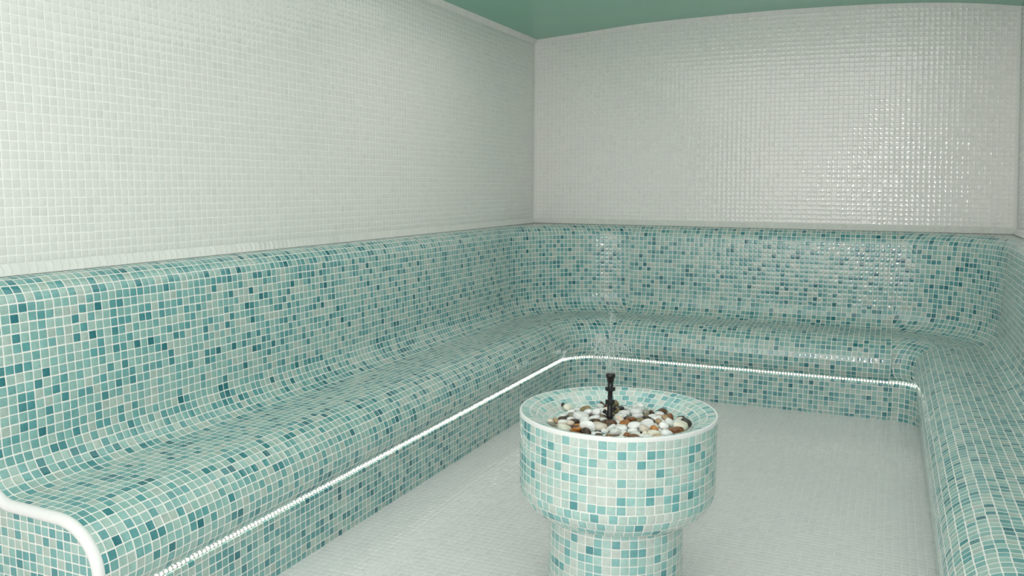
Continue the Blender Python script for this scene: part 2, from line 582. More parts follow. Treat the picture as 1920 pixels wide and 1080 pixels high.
# ------------------------------------------------------------------ the light tape under the seat edge
def tape():
    d0 = 0.4885
    t = thing('led_light_strip', 'glowing white dotted light tape under the rounded seat edge of the bench', 'light strip', (CL, -0.54, ZLED))
    # centreline
    P = []
    for st in SEGS:
        for f, g in st:
            P.append(Vector((*f(d0), ZLED)))
    path = [P[0]]
    for p in P[1:]:
        if (p - path[-1]).length > 1e-4:
            path.append(p)
    bm = bmesh.new()
    hw, th = 0.0058, 0.0016
    rows = []
    for i, p in enumerate(path):
        tg = (path[min(i + 1, len(path) - 1)] - path[max(i - 1, 0)]).normalized()
        n = Vector((tg.y, -tg.x, 0))       # into the room
        rows.append([p + n * (-.003) + Vector((0, 0, hw)), p + n * th + Vector((0, 0, hw)), p + n * th - Vector((0, 0, hw)), p - n * .003 - Vector((0, 0, hw)), p + n * (-.003) + Vector((0, 0, hw))])
    grid_surface(bm, rows, [[(0, 0)] * 5 for r in rows])
    bmesh.ops.remove_doubles(bm, verts=bm.verts, dist=1e-5)
    bmesh.ops.recalc_face_normals(bm, faces=bm.faces)
    local(obj('tape_sleeve', bm, M['tape'], smooth=False), t)
    # diodes every 1/60 m
    spots = []
    s, acc = 0.006, 0.0
    for a, b in zip(path, path[1:]):
        L = (b - a).length
        while s <= acc + L:
            p = a.lerp(b, (s - acc) / L)
            tg = (b - a).normalized()
            spots.append((p, tg, Vector((tg.y, -tg.x, 0))))
            s += 0.0167
        acc += L
    def diode(bm, p, tg, n, o=Vector((0, 0, 0))):
        c = p + n * (th + .0012) - o
        # a little round dome
        rings = []
        for r, h in ((.0044, -.0012), (.0044, .0004), (.0031, .0017)):
            rings.append([bm.verts.new(c + n * h + (tg * math.cos(PI * k / 5) + Vector((0, 0, 1)) * math.sin(PI * k / 5)) * r) for k in range(10)])
        for i in range(2):
            for k in range(10):
                bm.faces.new((rings[i][k], rings[i][(k + 1) % 10], rings[i + 1][(k + 1) % 10], rings[i + 1][k]))
        bm.faces.new(rings[-1])
    near, rest = spots[:100], spots[100:]
    for p, tg, n in near:
        bm = bmesh.new()
        diode(bm, p, tg, n, p)
        o = obj('diode', bm, M['led'], smooth=False)
        o.location = p
        local(o, t)
    bm = bmesh.new()
    for p, tg, n in rest:
        diode(bm, p, tg, n)
    o = local(obj('distant_diodes', bm, M['led'], smooth=False), t)
    o['kind'] = 'stuff'
tape()

# ------------------------------------------------------------------ the fountain
ZR = 0.600
RB, RP = 0.317, 0.219
def band_rings(bm, prof_rows, seg, c):
    """prof_rows: list of rows (r0, z0, r1, z1, ncols, offset, nsub): tile rows swept round; UV one unit a tile"""
    uvl = bm.loops.layers.uv.verify()
    last = None
    for ri, (pts, ncol, off, vrow) in enumerate(prof_rows):
        n = len(pts)
        rings = []
        for k, (r, z) in enumerate(pts):
            if k == 0 and last is not None:
                rings.append(last)
            else:
                rings.append([bm.verts.new((c[0] + r * math.cos(2 * PI * j / seg), c[1] + r * math.sin(2 * PI * j / seg), z)) for j in range(seg)])
        L = [0.0]
        for a, b in zip(pts, pts[1:]):
            L.append(L[-1] + math.hypot(b[0] - a[0], b[1] - a[1]))
        for k in range(n - 1):
            for j in range(seg):
                q = [(k, j), (k + 1, j), (k + 1, j + 1), (k, j + 1)]
                f = bm.faces.new([rings[a][b % seg] for a, b in q])
                for l, (a, b) in zip(f.loops, q):
                    l[uvl].uv = (off + ncol * b / seg, vrow - L[a] / L[-1])
        last = rings[-1]
    return last

def fountain():
    t = thing('mosaic_fountain', 'round pedestal fountain clad in pale and teal mosaic tiles in the middle of the floor', 'fountain', (FC.x, FC.y, 0))
    rnd = random.Random(4)
    ph = 0.27
    seg = 140
    # outside of the bowl: eight upright rows, then rows that turn under
    rows = []
    zt = ZR - 0.012
    rh = 0.0277
    for k in range(8):
        rows.append(([(RB, zt - rh * k), (RB, zt - rh * (k + 1))], 70, 1000 + ph, -k))
    zb = zt - 8 * rh
    rr = RB - RP - .004
    na = 5
    for k in range(na):
        pts = []
        for q in range(4):
            a = PI / 2 * (k + q / 3) / na
            # an upright-ish turn then a flatter underside
            pts.append((RB - rr * (1 - math.cos(a)), zb - 0.096 * math.sin(a)))
        rm = (pts[0][0] + pts[-1][0]) / 2
        rows.append((pts, round(2 * PI * rm / 0.0280), 1200 + 90 * k + rnd.random(), -8 - k))
    bm = bmesh.new()
    band_rings(bm, rows, seg, FC)
    bmesh.ops.recalc_face_normals(bm, faces=bm.faces)
    local(obj('bowl', bm, M['teal_flashlit']), t)
    zn = zb - 0.096
    # rim bead
    bm = bmesh.new()
    prof = [(RB + .0003, ZR - .0125), (RB + .0004, ZR - .004), (RB - .0008, ZR - .0012), (RB - .0025, ZR + .0002), (RB - .0045, ZR + .0001), (RB - .0055, ZR - .003)]
    rings = [[bm.verts.new((FC.x + r * math.cos(2 * PI * j / seg), FC.y + r * math.sin(2 * PI * j / seg), z)) for j in range(seg)] for r, z in prof]
    for i in range(len(rings) - 1):
        for j in range(seg):
            bm.faces.new((rings[i][j], rings[i][(j + 1) % seg], rings[i + 1][(j + 1) % seg], rings[i + 1][j]))
    bmesh.ops.recalc_face_normals(bm, faces=bm.faces)
    local(obj('rim_bead', bm, M['grout']), t)
    # inside of the bowl
    BI = BASIN
    rows = []
    for k in range(len(BI) - 1):
        (r0, z0), (r1, z1) = BI[k], BI[k + 1]
        pts = [(r0 + (r1 - r0) * q / 2, z0 + (z1 - z0) * q / 2) for q in range(3)]
        rows.append((pts, max(3, round(2 * PI * (r0 + r1) / 2 / 0.0262)), 2000 + 100 * k + rnd.random(), -k))
    bm = bmesh.new()
    band_rings(bm, rows, seg, FC)
    bmesh.ops.recalc_face_normals(bm, faces=bm.faces)
    bm.normal_update()
    if sum(f.normal.z for f in bm.faces) < 0:
        for f in bm.faces:
            f.normal_flip()
    local(obj('basin', bm, M['teal_flashlit']), t)
    # pedestal
    rows = []
    rh = 0.0278
    k = 0
    z = zn + .006
    while z > 0:
        z2 = max(z - rh, 0.0)
        rows.append(([(RP, z), (RP, z2)], 50, 3000 + .6, -k))
        z = z2
        k += 1
    bm = bmesh.new()
    band_rings(bm, rows, 100, FC)
    bmesh.ops.recalc_face_normals(bm, faces=bm.faces)
    local(obj('pedestal', bm, M['teal_flashlit']), t)
    return t
# inner profile of the basin, one step a tile row
BASIN = [(RB - .005, ZR - .0003), (RB - .034, ZR - .0066), (RB - .056, ZR - .0182), (RB - .077, ZR - .0315), (RB - .096, ZR - .0415),
         (RB - .115, ZR - .0445), (RB - .140, ZR - .046), (RB - .166, ZR - .046), (RB - .192, ZR - .046), (RB - .218, ZR - .046),
         (RB - .244, ZR - .046), (RB - .270, ZR - .046), (RB - .296, ZR - .046), (0.004, ZR - .046)]
fountain()
def pebble_mesh(seed, sx, sy, sz, sharp=0.0, sub=3):
    """river pebble about sx by sy by sz metres"""
    bm = bmesh.new()
    bmesh.ops.create_icosphere(bm, subdivisions=sub, radius=1.0)
    rnd = random.Random(seed)
    off = Vector((rnd.uniform(-50, 50), rnd.uniform(-50, 50), rnd.uniform(-50, 50)))
    ex = rnd.uniform(2.0, 2.7) - sharp
    tp = rnd.uniform(-.28, .28)
    bd = rnd.uniform(-.15, .15)
    for v in bm.verts:
        n = v.co.normalized()
        # superellipsoid body, a taper and a soft lumpiness
        s = (abs(n.x) ** ex + abs(n.y) ** ex + abs(n.z) ** ex) ** (-1 / ex)
        p = n * s * (1 + .13 * mnoise.noise(n * 1.1 + off) + .05 * mnoise.noise(n * 2.6 + off))
        p.y *= 1 + tp * p.x
        p.z *= 1 - .5 * tp * p.x
        p.y += bd * (p.x * p.x - .3)
        v.co = Vector((p.x * sx / 2, p.y * sy / 2, p.z * sz / 2))
    return bm

STONES = {
    'white': stone('white_pebble', (.74, .735, .72), (.84, .835, .825), 0.25, 45),
    'grey_white': stone('grey_white_pebble', (.60, .61, .585), (.76, .76, .735), 0.2, 45),
    'cream': stone('cream_pebble', (.62, .575, .46), (.78, .75, .65), 0.25, 45),
    'peach': stone('peach_pebble', (.70, .54, .42), (.80, .73, .65), 0.25, 30),
    'tan': stone('tan_pebble', (.30, .19, .095), (.47, .34, .20), 0.15, 45),
    'amber': stone('amber_pebble', (.28, .085, .012), (.50, .22, .05), 0.1, 50),
    'brown': stone('brown_pebble', (.13, .047, .016), (.27, .115, .04), 0.1, 50),
    'darkbrown': stone('dark_brown_pebble', (.022, .012, .008), (.12, .055, .025), 0.1, 45),
    'darkred': stone('dark_red_brown_pebble', (.030, .010, .008), (.11, .036, .026), 0.1, 60),
    'black': stone('black_pebble', (.010, .010, .010), (.05, .042, .03), 0.1, 50),
    'olive': stone('olive_brown_pebble', (.10, .078, .03), (.30, .225, .10), 0.12, 60),
    'grey': stone('grey_pebble', (.22, .205, .16), (.40, .375, .30), 0.15, 45),
}
PEBBLES = [  # seed, size, colour, place, turn, label
    (500, (0.0335, 0.0314, 0.0201), 'peach', (1.4318, -3.2544, 0.5657), (0.269, 0.016, -0.091, -0.959), 'pale peach pebble along the left side of the bowl, right one of two'),
    (502, (0.0344, 0.0274, 0.0207), 'white', (1.5107, -3.0644, 0.5642), (0.984, 0.042, -0.009, 0.172), 'white pebble close beside the black nozzle, left one of two'),
    (507, (0.0285, 0.026, 0.0154), 'white', (1.4299, -3.1614, 0.5619), (0.748, 0.027, 0.029, 0.663), 'white pebble along the left side of the bowl, fifth from left of six'),
    (508, (0.0295, 0.0245, 0.0186), 'grey_white', (1.5803, -2.9325, 0.5637), (0.869, -0.102, -0.036, -0.482), 'greyish white pebble in the back right of the bowl, left one of two'),
    (509, (0.0244, 0.0229, 0.0114), 'brown', (1.5975, -3.283, 0.5599), (0.629, -0.071, 0.009, -0.774), 'reddish brown pebble by the front left rim of the bowl, right one of two'),
    (510, (0.0251, 0.0219, 0.0128), 'white', (1.5473, -2.9427, 0.5606), (0.46, 0.027, 0.076, 0.884), 'white pebble in the back right of the bowl, leftmost of three'),
    (511, (0.025, 0.0212, 0.0158), 'white', (1.4065, -3.1132, 0.5624), (0.982, 0.056, -0.09, -0.156), 'white pebble along the left side of the bowl, fourth from left of six'),
    (513, (0.0348, 0.0279, 0.0168), 'darkbrown', (1.5108, -3.1526, 0.5628), (0.973, -0.11, -0.03, 0.199), 'dark brown pebble midway left of the nozzle, right one of two'),
    (514, (0.0342, 0.0323, 0.0185), 'cream', (1.3743, -3.0393, 0.5667), (0.687, 0.138, 0.023, 0.713), 'lone cream pebble along the left side of the bowl'),
    (515, (0.0254, 0.023, 0.0141), 'white', (1.3895, -3.1287, 0.5618), (0.06, -0.919, 0.389, -0.014), 'white pebble along the left side of the bowl, second from left of six'),
    (516, (0.0334, 0.0306, 0.0174), 'darkbrown', (1.6573, -3.0599, 0.5631), (0.995, 0.001, 0.073, -0.067), 'dark brown pebble midway right of the nozzle, second from left of three'),
    (517, (0.0274, 0.0225, 0.0165), 'grey_white', (1.4668, -2.9631, 0.5626), (0.109, 0.208, -0.972, 0.005), 'lone greyish white pebble in the back left of the bowl'),
    (518, (0.0333, 0.026, 0.0168), 'grey_white', (1.669, -3.2426, 0.5631), (0.093, -0.107, -0.037, 0.989), 'greyish white pebble by the front right rim of the bowl, left one of two'),
    (519, (0.0329, 0.0298, 0.0171), 'white', (1.4891, -3.0194, 0.5622), (0.872, 0.022, 0.044, -0.486), 'white pebble in the back left of the bowl, right one of two'),
    (520, (0.0304, 0.0225, 0.0187), 'cream', (1.7116, -3.1491, 0.5636), (0.647, -0.024, -0.15, -0.747), 'cream pebble by the front right rim of the bowl, rightmost of four'),
    (522, (0.0259, 0.021, 0.015), 'white', (1.5811, -3.1391, 0.5619), (0.097, 0.149, 0.04, 0.983), 'white pebble in the middle in front of the nozzle, second from left of four'),
    (524, (0.0249, 0.0187, 0.0148), 'darkbrown', (1.4627, -2.9396, 0.5636), (0.797, 0.057, 0.117, -0.59), 'dark brown pebble in the back left of the bowl, left one of two'),
    (525, (0.034, 0.027, 0.0155), 'olive', (1.5152, -3.0964, 0.5617), (0.67, 0.033, 0.026, -0.741), 'lone olive brown pebble close beside the black nozzle'),
    (527, (0.0355, 0.0334, 0.0203), 'darkbrown', (1.4546, -3.196, 0.5647), (0.04, 0.015, -0.08, -0.996), 'dark brown pebble along the left side of the bowl, right one of two'),
    (529, (0.0286, 0.0269, 0.0181), 'olive', (1.5107, -2.9337, 0.5676), (0.341, -0.026, -0.645, 0.683), 'lone olive brown pebble in the back left of the bowl'),
    (530, (0.0353, 0.0275, 0.0225), 'white', (1.5705, -3.0862, 0.5658), (0.055, 0.027, 0.133, -0.989), 'white pebble close beside the black nozzle, right one of two'),
    (532, (0.0341, 0.03, 0.0173), 'cream', (1.7572, -3.0344, 0.565), (0.037, -0.906, -0.41, -0.102), 'cream pebble along the right side of the bowl, left one of two'),
    (533, (0.0254, 0.0226, 0.013), 'grey', (1.404, -3.2625, 0.5677), (0.24, 0.207, 0.241, 0.917), 'grey pebble along the left side of the bowl, left one of two'),
    (535, (0.0242, 0.0216, 0.0129), 'black', (1.6846, -3.2221, 0.5609), (0.744, 0.045, 0.056, 0.664), 'lone black pebble by the front right rim of the bowl'),
    (536, (0.0297, 0.0259, 0.0176), 'grey_white', (1.6895, -3.2647, 0.5635), (0.263, -0.088, -0.024, 0.96), 'greyish white pebble by the front right rim of the bowl, right one of two'),
    (537, (0.031, 0.0267, 0.0169), 'grey_white', (1.728, -3.1106, 0.5641), (0.224, 0.942, 0.225, 0.11), 'lone greyish white pebble along the right side of the bowl'),
    (539, (0.028, 0.0226, 0.013), 'darkbrown', (1.7543, -3.0069, 0.564), (0.062, -0.923, -0.367, -0.099), 'lone dark brown pebble along the right side of the bowl'),
    (540, (0.0354, 0.0311, 0.0169), 'grey_white', (1.6018, -2.9517, 0.5627), (0.906, 0.002, -0.076, 0.418), 'greyish white pebble in the back right of the bowl, right one of two'),
    (541, (0.0248, 0.0187, 0.0139), 'darkbrown', (1.6492, -2.9688, 0.5616), (0.85, -0.226, 0.194, -0.435), 'dark brown pebble in the back right of the bowl, left one of two'),
    (542, (0.0315, 0.0221, 0.0147), 'olive', (1.6476, -3.0189, 0.5614), (0.522, -0.056, 0.038, -0.851), 'olive brown pebble midway right of the nozzle, right one of two'),
    (544, (0.0271, 0.024, 0.015), 'white', (1.5717, -2.9624, 0.5615), (0.529, -0.04, 0.062, 0.846), 'white pebble in the back right of the bowl, second from left of three'),
    (546, (0.0298, 0.0232, 0.0181), 'white', (1.5936, -2.9133, 0.5652), (0.926, 0.088, -0.007, -0.366), 'white pebble in the back right of the bowl, rightmost of three'),
    (549, (0.0355, 0.0281, 0.0162), 'black', (1.5336, -2.9646, 0.5626), (0.986, 0.017, -0.021, 0.164), 'lone black pebble in the back left of the bowl'),
    (550, (0.0263, 0.0217, 0.0168), 'darkbrown', (1.6782, -3.0834, 0.5622), (0.82, -0.046, 0.098, 0.562), 'dark brown pebble midway right of the nozzle, rightmost of three'),
    (553, (0.0247, 0.0174, 0.0134), 'white', (1.5689, -3.2397, 0.5611), (0.905, 0.076, 0.093, 0.409), 'white pebble midway left of the nozzle, rightmost of six'),
    (554, (0.026, 0.0195, 0.0118), 'white', (1.5591, -3.2711, 0.5601), (0.343, 0.007, 0.098, 0.934), 'white pebble by the front left rim of the bowl, rightmost of three'),
    (556, (0.0292, 0.0275, 0.0132), 'white', (1.7296, -3.1674, 0.5616), (0.997, 0.028, 0.03, 0.061), 'white pebble by the front right rim of the bowl, seventh from left of nine'),
    (557, (0.034, 0.0286, 0.0217), 'white', (1.7644, -3.0812, 0.5667), (0.845, 0.071, 0.029, -0.53), 'white pebble along the right side of the bowl, rightmost of seven'),
    (558, (0.0317, 0.0262, 0.0192), 'white', (1.4054, -3.0856, 0.5634), (0.784, -0.068, -0.098, 0.609), 'white pebble along the left side of the bowl, rightmost of six'),
    (559, (0.0357, 0.0266, 0.0197), 'darkbrown', (1.6081, -3.0993, 0.5645), (0.987, 0.105, 0.024, 0.118), 'dark brown pebble midway right of the nozzle, leftmost of three'),
    (560, (0.0358, 0.0265, 0.0167), 'white', (1.5966, -3.1801, 0.5623), (0.719, -0.077, -0.029, 0.69), 'white pebble in the middle in front of the nozzle, third from left of four'),
    (561, (0.0303, 0.0222, 0.0137), 'grey_white', (1.4095, -3.0352, 0.5613), (0.976, -0.038, 0.034, -0.211), 'lone greyish white pebble along the left side of the bowl'),
    (562, (0.0298, 0.0267, 0.015), 'darkbrown', (1.4801, -3.1027, 0.562), (0.088, 0.992, -0.075, 0.041), 'dark brown pebble midway left of the nozzle, left one of two'),
    (563, (0.0291, 0.0246, 0.0145), 'white', (1.572, -3.0581, 0.5618), (0.041, 0.061, -0.09, -0.993), 'lone white pebble in the middle behind the nozzle'),
    (564, (0.0346, 0.0249, 0.0209), 'darkbrown', (1.5753, -3.3154, 0.5655), (0.035, 0.603, 0.793, -0.08), 'dark brown pebble by the front left rim of the bowl, second from left of three'),
    (565, (0.0309, 0.025, 0.019), 'darkred', (1.4835, -3.2644, 0.5641), (0.133, -0.956, -0.223, 0.133), 'lone dark maroon pebble by the front left rim of the bowl'),
    (566, (0.0279, 0.0216, 0.0133), 'cream', (1.6365, -3.2611, 0.5608), (0.244, -0.075, -0.002, 0.967), 'cream pebble by the front right rim of the bowl, leftmost of four'),
    (567, (0.0243, 0.0173, 0.0116), 'darkbrown', (1.6183, -3.2819, 0.5603), (0.071, -0.842, -0.532, 0.059), 'dark brown pebble by the front left rim of the bowl, rightmost of three'),
    (569, (0.0261, 0.0229, 0.014), 'amber', (1.6823, -3.0083, 0.5612), (0.1, 0.871, -0.473, 0.09), 'lone amber pebble along the right side of the bowl'),
    (570, (0.0292, 0.0237, 0.0176), 'white', (1.6753, -3.1968, 0.5631), (0.399, 0.025, 0.014, 0.917), 'white pebble by the front right rim of the bowl, fourth from left of nine'),
    (571, (0.029, 0.0207, 0.0187), 'white', (1.6922, -3.033, 0.5634), (0.07, -0.898, -0.409, 0.15), 'white pebble along the right side of the bowl, fourth from left of seven'),
    (572, (0.0264, 0.0239, 0.0135), 'peach', (1.4972, -2.9931, 0.5614), (0.042, -0.415, 0.908, 0.045), 'lone pale peach pebble in the back left of the bowl'),
    (573, (0.0358, 0.0326, 0.0222), 'olive', (1.5311, -3.0034, 0.5658), (0.127, 0.881, -0.455, -0.003), 'olive brown pebble in the middle behind the nozzle, right one of two'),
    (574, (0.0251, 0.0201, 0.0151), 'grey_white', (1.6264, -3.0258, 0.5617), (0.61, 0.101, -0.065, -0.783), 'lone greyish white pebble midway right of the nozzle'),
    (575, (0.0344, 0.0294, 0.021), 'darkbrown', (1.4971, -2.9657, 0.5643), (0.132, -0.045, -0.041, -0.989), 'dark brown pebble in the back left of the bowl, right one of two'),
    (576, (0.0243, 0.0211, 0.0139), 'peach', (1.3805, -3.2191, 0.5651), (0.804, -0.108, 0.105, -0.575), 'pale peach pebble along the left side of the bowl, left one of two'),
    (577, (0.0338, 0.0315, 0.0199), 'white', (1.4235, -3.0103, 0.5645), (0.048, 0.727, -0.685, 0.015), 'white pebble in the back left of the bowl, left one of two'),
    (578, (0.0303, 0.0233, 0.0141), 'white', (1.4215, -3.1961, 0.5613), (0.987, -0.004, 0.019, 0.161), 'white pebble along the left side of the bowl, third from left of six'),
    (579, (0.0356, 0.0251, 0.0227), 'white', (1.6926, -3.174, 0.5653), (0.353, -0.087, -0.039, -0.931), 'white pebble by the front right rim of the bowl, sixth from left of nine'),
    (580, (0.0323, 0.0293, 0.0193), 'olive', (1.7371, -3.1382, 0.5636), (0.034, -0.751, -0.656, 0.075), 'lone olive brown pebble along the right side of the bowl'),
    (581, (0.0334, 0.0269, 0.0215), 'darkbrown', (1.6807, -2.9524, 0.5655), (0.487, -0.056, 0.081, -0.868), 'dark brown pebble in the back right of the bowl, right one of two'),
    (582, (0.0279, 0.0218, 0.0172), 'grey', (1.6316, -2.978, 0.5629), (0.837, 0.078, 0.021, -0.541), 'lone grey pebble in the back right of the bowl'),
    (583, (0.0336, 0.0302, 0.0156), 'white', (1.694, -3.1219, 0.5618), (0.618, 0.02, -0.04, -0.785), 'white pebble midway right of the nozzle, rightmost of six'),
    (584, (0.0315, 0.0271, 0.0176), 'amber', (1.4761, -3.2364, 0.5633), (0.057, 0.909, 0.407, 0.064), 'amber pebble by the front left rim of the bowl, right one of two'),
    (6, (0.0377, 0.0348, 0.0189), 'amber', (1.4923, -3.2897, 0.5675), (0.135, 0.204, -0.128, -0.961), 'amber pebble by the front left rim of the bowl, left one of two'),
    (16, (0.0398, 0.0332, 0.0199), 'white', (1.4984, -3.1257, 0.5645), (0.98, -0.057, -0.134, 0.138), 'white pebble midway left of the nozzle, fourth from left of six'),
    (46, (0.0312, 0.0267, 0.0156), 'white', (1.6677, -3.0302, 0.5636), (0.789, 0.217, 0.04, 0.574), 'white pebble along the right side of the bowl, leftmost of seven'),
    (63, (0.0285, 0.0233, 0.0242), 'brown', (1.7195, -3.0114, 0.5649), (0.725, -0.531, 0.371, -0.232), 'lone reddish brown pebble along the right side of the bowl'),
    (52, (0.0449, 0.0397, 0.0224), 'white', (1.678, -3.1451, 0.5696), (0.944, 0.31, -0.059, 0.091), 'white pebble midway right of the nozzle, fifth from left of six'),
    (31, (0.0405, 0.034, 0.0207), 'white', (1.5697, -3.0286, 0.5649), (0.338, 0.062, -0.053, -0.938), 'white pebble midway right of the nozzle, leftmost of six'),
    (28, (0.0471, 0.0396, 0.0236), 'white', (1.6154, -3.2084, 0.5665), (0.069, 0.695, 0.715, 0.009), 'white pebble in the middle in front of the nozzle, rightmost of four'),
    (45, (0.0395, 0.0334, 0.0202), 'white', (1.6907, -3.0616, 0.5662), (0.907, -0.076, 0.174, 0.377), 'white pebble along the right side of the bowl, second from left of seven'),
    (44, (0.0391, 0.0389, 0.0196), 'olive', (1.646, -3.1024, 0.5644), (0.909, 0.089, 0.046, 0.406), 'olive brown pebble midway right of the nozzle, left one of two'),
    (34, (0.0264, 0.0216, 0.0132), 'grey', (1.6297, -3.2982, 0.5615), (0.515, 0.023, -0.03, -0.856), 'lone grey pebble by the front right rim of the bowl'),
    (30, (0.0205, 0.0205, 0.0118), 'olive', (1.5337, -3.0403, 0.5601), (0.603, -0.065, -0.022, -0.795), 'olive brown pebble in the middle behind the nozzle, left one of two'),
    (10, (0.0362, 0.0342, 0.0307), 'white', (1.492, -3.204, 0.572), (0.575, -0.698, 0.424, -0.055), 'white pebble midway left of the nozzle, second from left of six'),
    (5, (0.0468, 0.0376, 0.0234), 'cream', (1.4531, -3.2892, 0.5696), (0.972, -0.09, 0.102, -0.19), 'lone cream pebble by the front left rim of the bowl'),
    (11, (0.0504, 0.0414, 0.0285), 'white', (1.521, -3.2621, 0.574), (0.774, -0.632, 0.001, 0.033), 'white pebble by the front left rim of the bowl, leftmost of three'),
    (29, (0.0252, 0.0218, 0.014), 'white', (1.6287, -3.2367, 0.5615), (0.954, -0.045, 0.073, 0.286), 'white pebble by the front right rim of the bowl, second from left of nine'),
    (47, (0.0326, 0.0317, 0.0203), 'white', (1.708, -3.0903, 0.5644), (0.98, 0.071, -0.031, 0.185), 'white pebble along the right side of the bowl, fifth from left of seven'),
    (24, (0.0318, 0.0315, 0.0159), 'white', (1.5829, -3.2164, 0.5665), (0.259, -0.43, 0.851, -0.154), 'white pebble in the middle in front of the nozzle, leftmost of four'),
    (2, (0.0349, 0.0342, 0.0198), 'white', (1.4254, -3.2226, 0.5641), (0.018, 0.938, -0.333, -0.098), 'white pebble along the left side of the bowl, leftmost of six'),
    (1, (0.0264, 0.0244, 0.0132), 'black', (1.4072, -3.1497, 0.5608), (0.039, 0.614, 0.786, 0.061), 'black pebble along the left side of the bowl, right one of two'),
    (69, (0.0498, 0.0493, 0.0249), 'brown', (1.7772, -3.178, 0.5706), (0.922, -0.047, -0.137, -0.359), 'reddish brown pebble by the front right rim of the bowl, rightmost of three'),
    (58, (0.0226, 0.02, 0.0177), 'cream', (1.698, -3.2438, 0.5644), (0.703, -0.439, 0.555, -0.077), 'cream pebble by the front right rim of the bowl, second from left of four'),
    (55, (0.0346, 0.0303, 0.0173), 'tan', (1.7402, -3.2552, 0.5675), (0.922, -0.151, -0.05, 0.354), 'lone tan pebble by the front right rim of the bowl'),
    (53, (0.0418, 0.0316, 0.0209), 'peach', (1.6888, -3.2173, 0.5769), (0.688, 0.065, 0.135, 0.71), 'lone pale peach pebble by the front right rim of the bowl'),
    (27, (0.0345, 0.0339, 0.0172), 'white', (1.651, -3.3161, 0.5669), (0.07, 0.252, -0.959, 0.112), 'white pebble by the front right rim of the bowl, leftmost of nine'),
    (68, (0.0503, 0.0398, 0.0252), 'cream', (1.7842, -3.1296, 0.5737), (0.087, -0.809, -0.576, 0.077), 'cream pebble along the right side of the bowl, right one of two'),
    (17, (0.0309, 0.0289, 0.0155), 'grey_white', (1.531, -3.1293, 0.562), (0.056, -0.98, 0.169, 0.088), 'lone greyish white pebble close beside the black nozzle'),
    (60, (0.0335, 0.0277, 0.0168), 'white', (1.654, -3.223, 0.5655), (0.075, -0.223, 0.934, -0.271), 'white pebble by the front right rim of the bowl, third from left of nine'),
    (54, (0.0477, 0.0412, 0.0244), 'cream', (1.7221, -3.2259, 0.5668), (0.807, -0.011, 0.044, 0.589), 'cream pebble by the front right rim of the bowl, third from left of four'),
    (8, (0.0301, 0.0237, 0.0199), 'peach', (1.4576, -3.2485, 0.5742), (0.128, 0.452, 0.879, -0.076), 'lone pale peach pebble by the front left rim of the bowl'),
    (12, (0.0364, 0.0344, 0.0182), 'olive', (1.4479, -3.0633, 0.573), (0.84, 0.15, -0.093, 0.514), 'lone olive brown pebble along the left side of the bowl'),
    (57, (0.043, 0.039, 0.0215), 'brown', (1.6796, -3.294, 0.5683), (0.111, 0.814, -0.57, 0.006), 'reddish brown pebble by the front right rim of the bowl, second from left of three'),
    (9, (0.0526, 0.0429, 0.0263), 'white', (1.4582, -3.139, 0.5692), (0.059, -0.912, -0.394, 0.096), 'white pebble midway left of the nozzle, leftmost of six'),
    (3, (0.029, 0.023, 0.0169), 'grey', (1.4198, -3.1313, 0.5647), (0.806, 0.569, -0.098, -0.128), 'grey pebble along the left side of the bowl, right one of two'),
    (33, (0.0267, 0.0237, 0.0224), 'brown', (1.6521, -3.2807, 0.5661), (0.328, -0.473, 0.774, -0.264), 'reddish brown pebble by the front right rim of the bowl, leftmost of three'),
    (42, (0.0368, 0.0322, 0.0184), 'amber', (1.6071, -3.15, 0.566), (0.95, 0.197, -0.144, 0.197), 'lone amber pebble in the middle in front of the nozzle'),
    (22, (0.0269, 0.021, 0.0158), 'white', (1.5515, -3.2915, 0.5619), (0.804, -0.014, -0.067, -0.59), 'white pebble by the front left rim of the bowl, second from left of three'),
    (13, (0.0336, 0.0271, 0.0168), 'white', (1.464, -3.0939, 0.5737), (0.111, -0.93, 0.326, -0.127), 'white pebble midway left of the nozzle, third from left of six'),
    (59, (0.0364, 0.0332, 0.0182), 'white', (1.7163, -3.2809, 0.5687), (0.948, -0.147, -0.129, -0.25), 'white pebble by the front right rim of the bowl, fifth from left of nine'),
    (14, (0.0268, 0.0244, 0.0134), 'brown', (1.5032, -3.3152, 0.5644), (0.947, -0.122, -0.042, -0.294), 'reddish brown pebble by the front left rim of the bowl, left one of two'),
    (25, (0.0392, 0.0319, 0.0244), 'darkbrown', (1.5275, -3.2981, 0.568), (0.013, 0.313, 0.939, 0.143), 'dark brown pebble by the front left rim of the bowl, leftmost of three'),
    (65, (0.0406, 0.0326, 0.0203), 'black', (1.7914, -3.0863, 0.5759), (0.896, -0.159, 0.151, -0.386), 'lone black pebble along the right side of the bowl'),
    (15, (0.0405, 0.0312, 0.0202), 'white', (1.4887, -3.0813, 0.5717), (0.966, 0.202, -0.162, -0.028), 'white pebble midway left of the nozzle, fifth from left of six'),
    (36, (0.0453, 0.041, 0.0227), 'white', (1.6025, -2.9995, 0.5659), (0.988, -0.085, 0.017, 0.126), 'white pebble midway right of the nozzle, third from left of six'),
    (70, (0.034, 0.0297, 0.0182), 'white', (1.7346, -3.1603, 0.5768), (0.065, -0.913, 0.375, 0.15), 'white pebble by the front right rim of the bowl, eighth from left of nine'),
    (51, (0.0422, 0.0413, 0.0211), 'white', (1.653, -3.1978, 0.5784), (0.0, -0.528, 0.849, -0.015), 'white pebble midway right of the nozzle, second from left of six'),
    (64, (0.0214, 0.0183, 0.0171), 'tan', (1.7079, -3.1122, 0.5754), (0.143, -0.139, -0.067, -0.978), 'tan pebble along the right side of the bowl, left one of two'),
    (38, (0.034, 0.0264, 0.017), 'white', (1.6796, -2.9829, 0.5631), (0.165, 0.039, -0.1, 0.98), 'white pebble along the right side of the bowl, third from left of seven'),
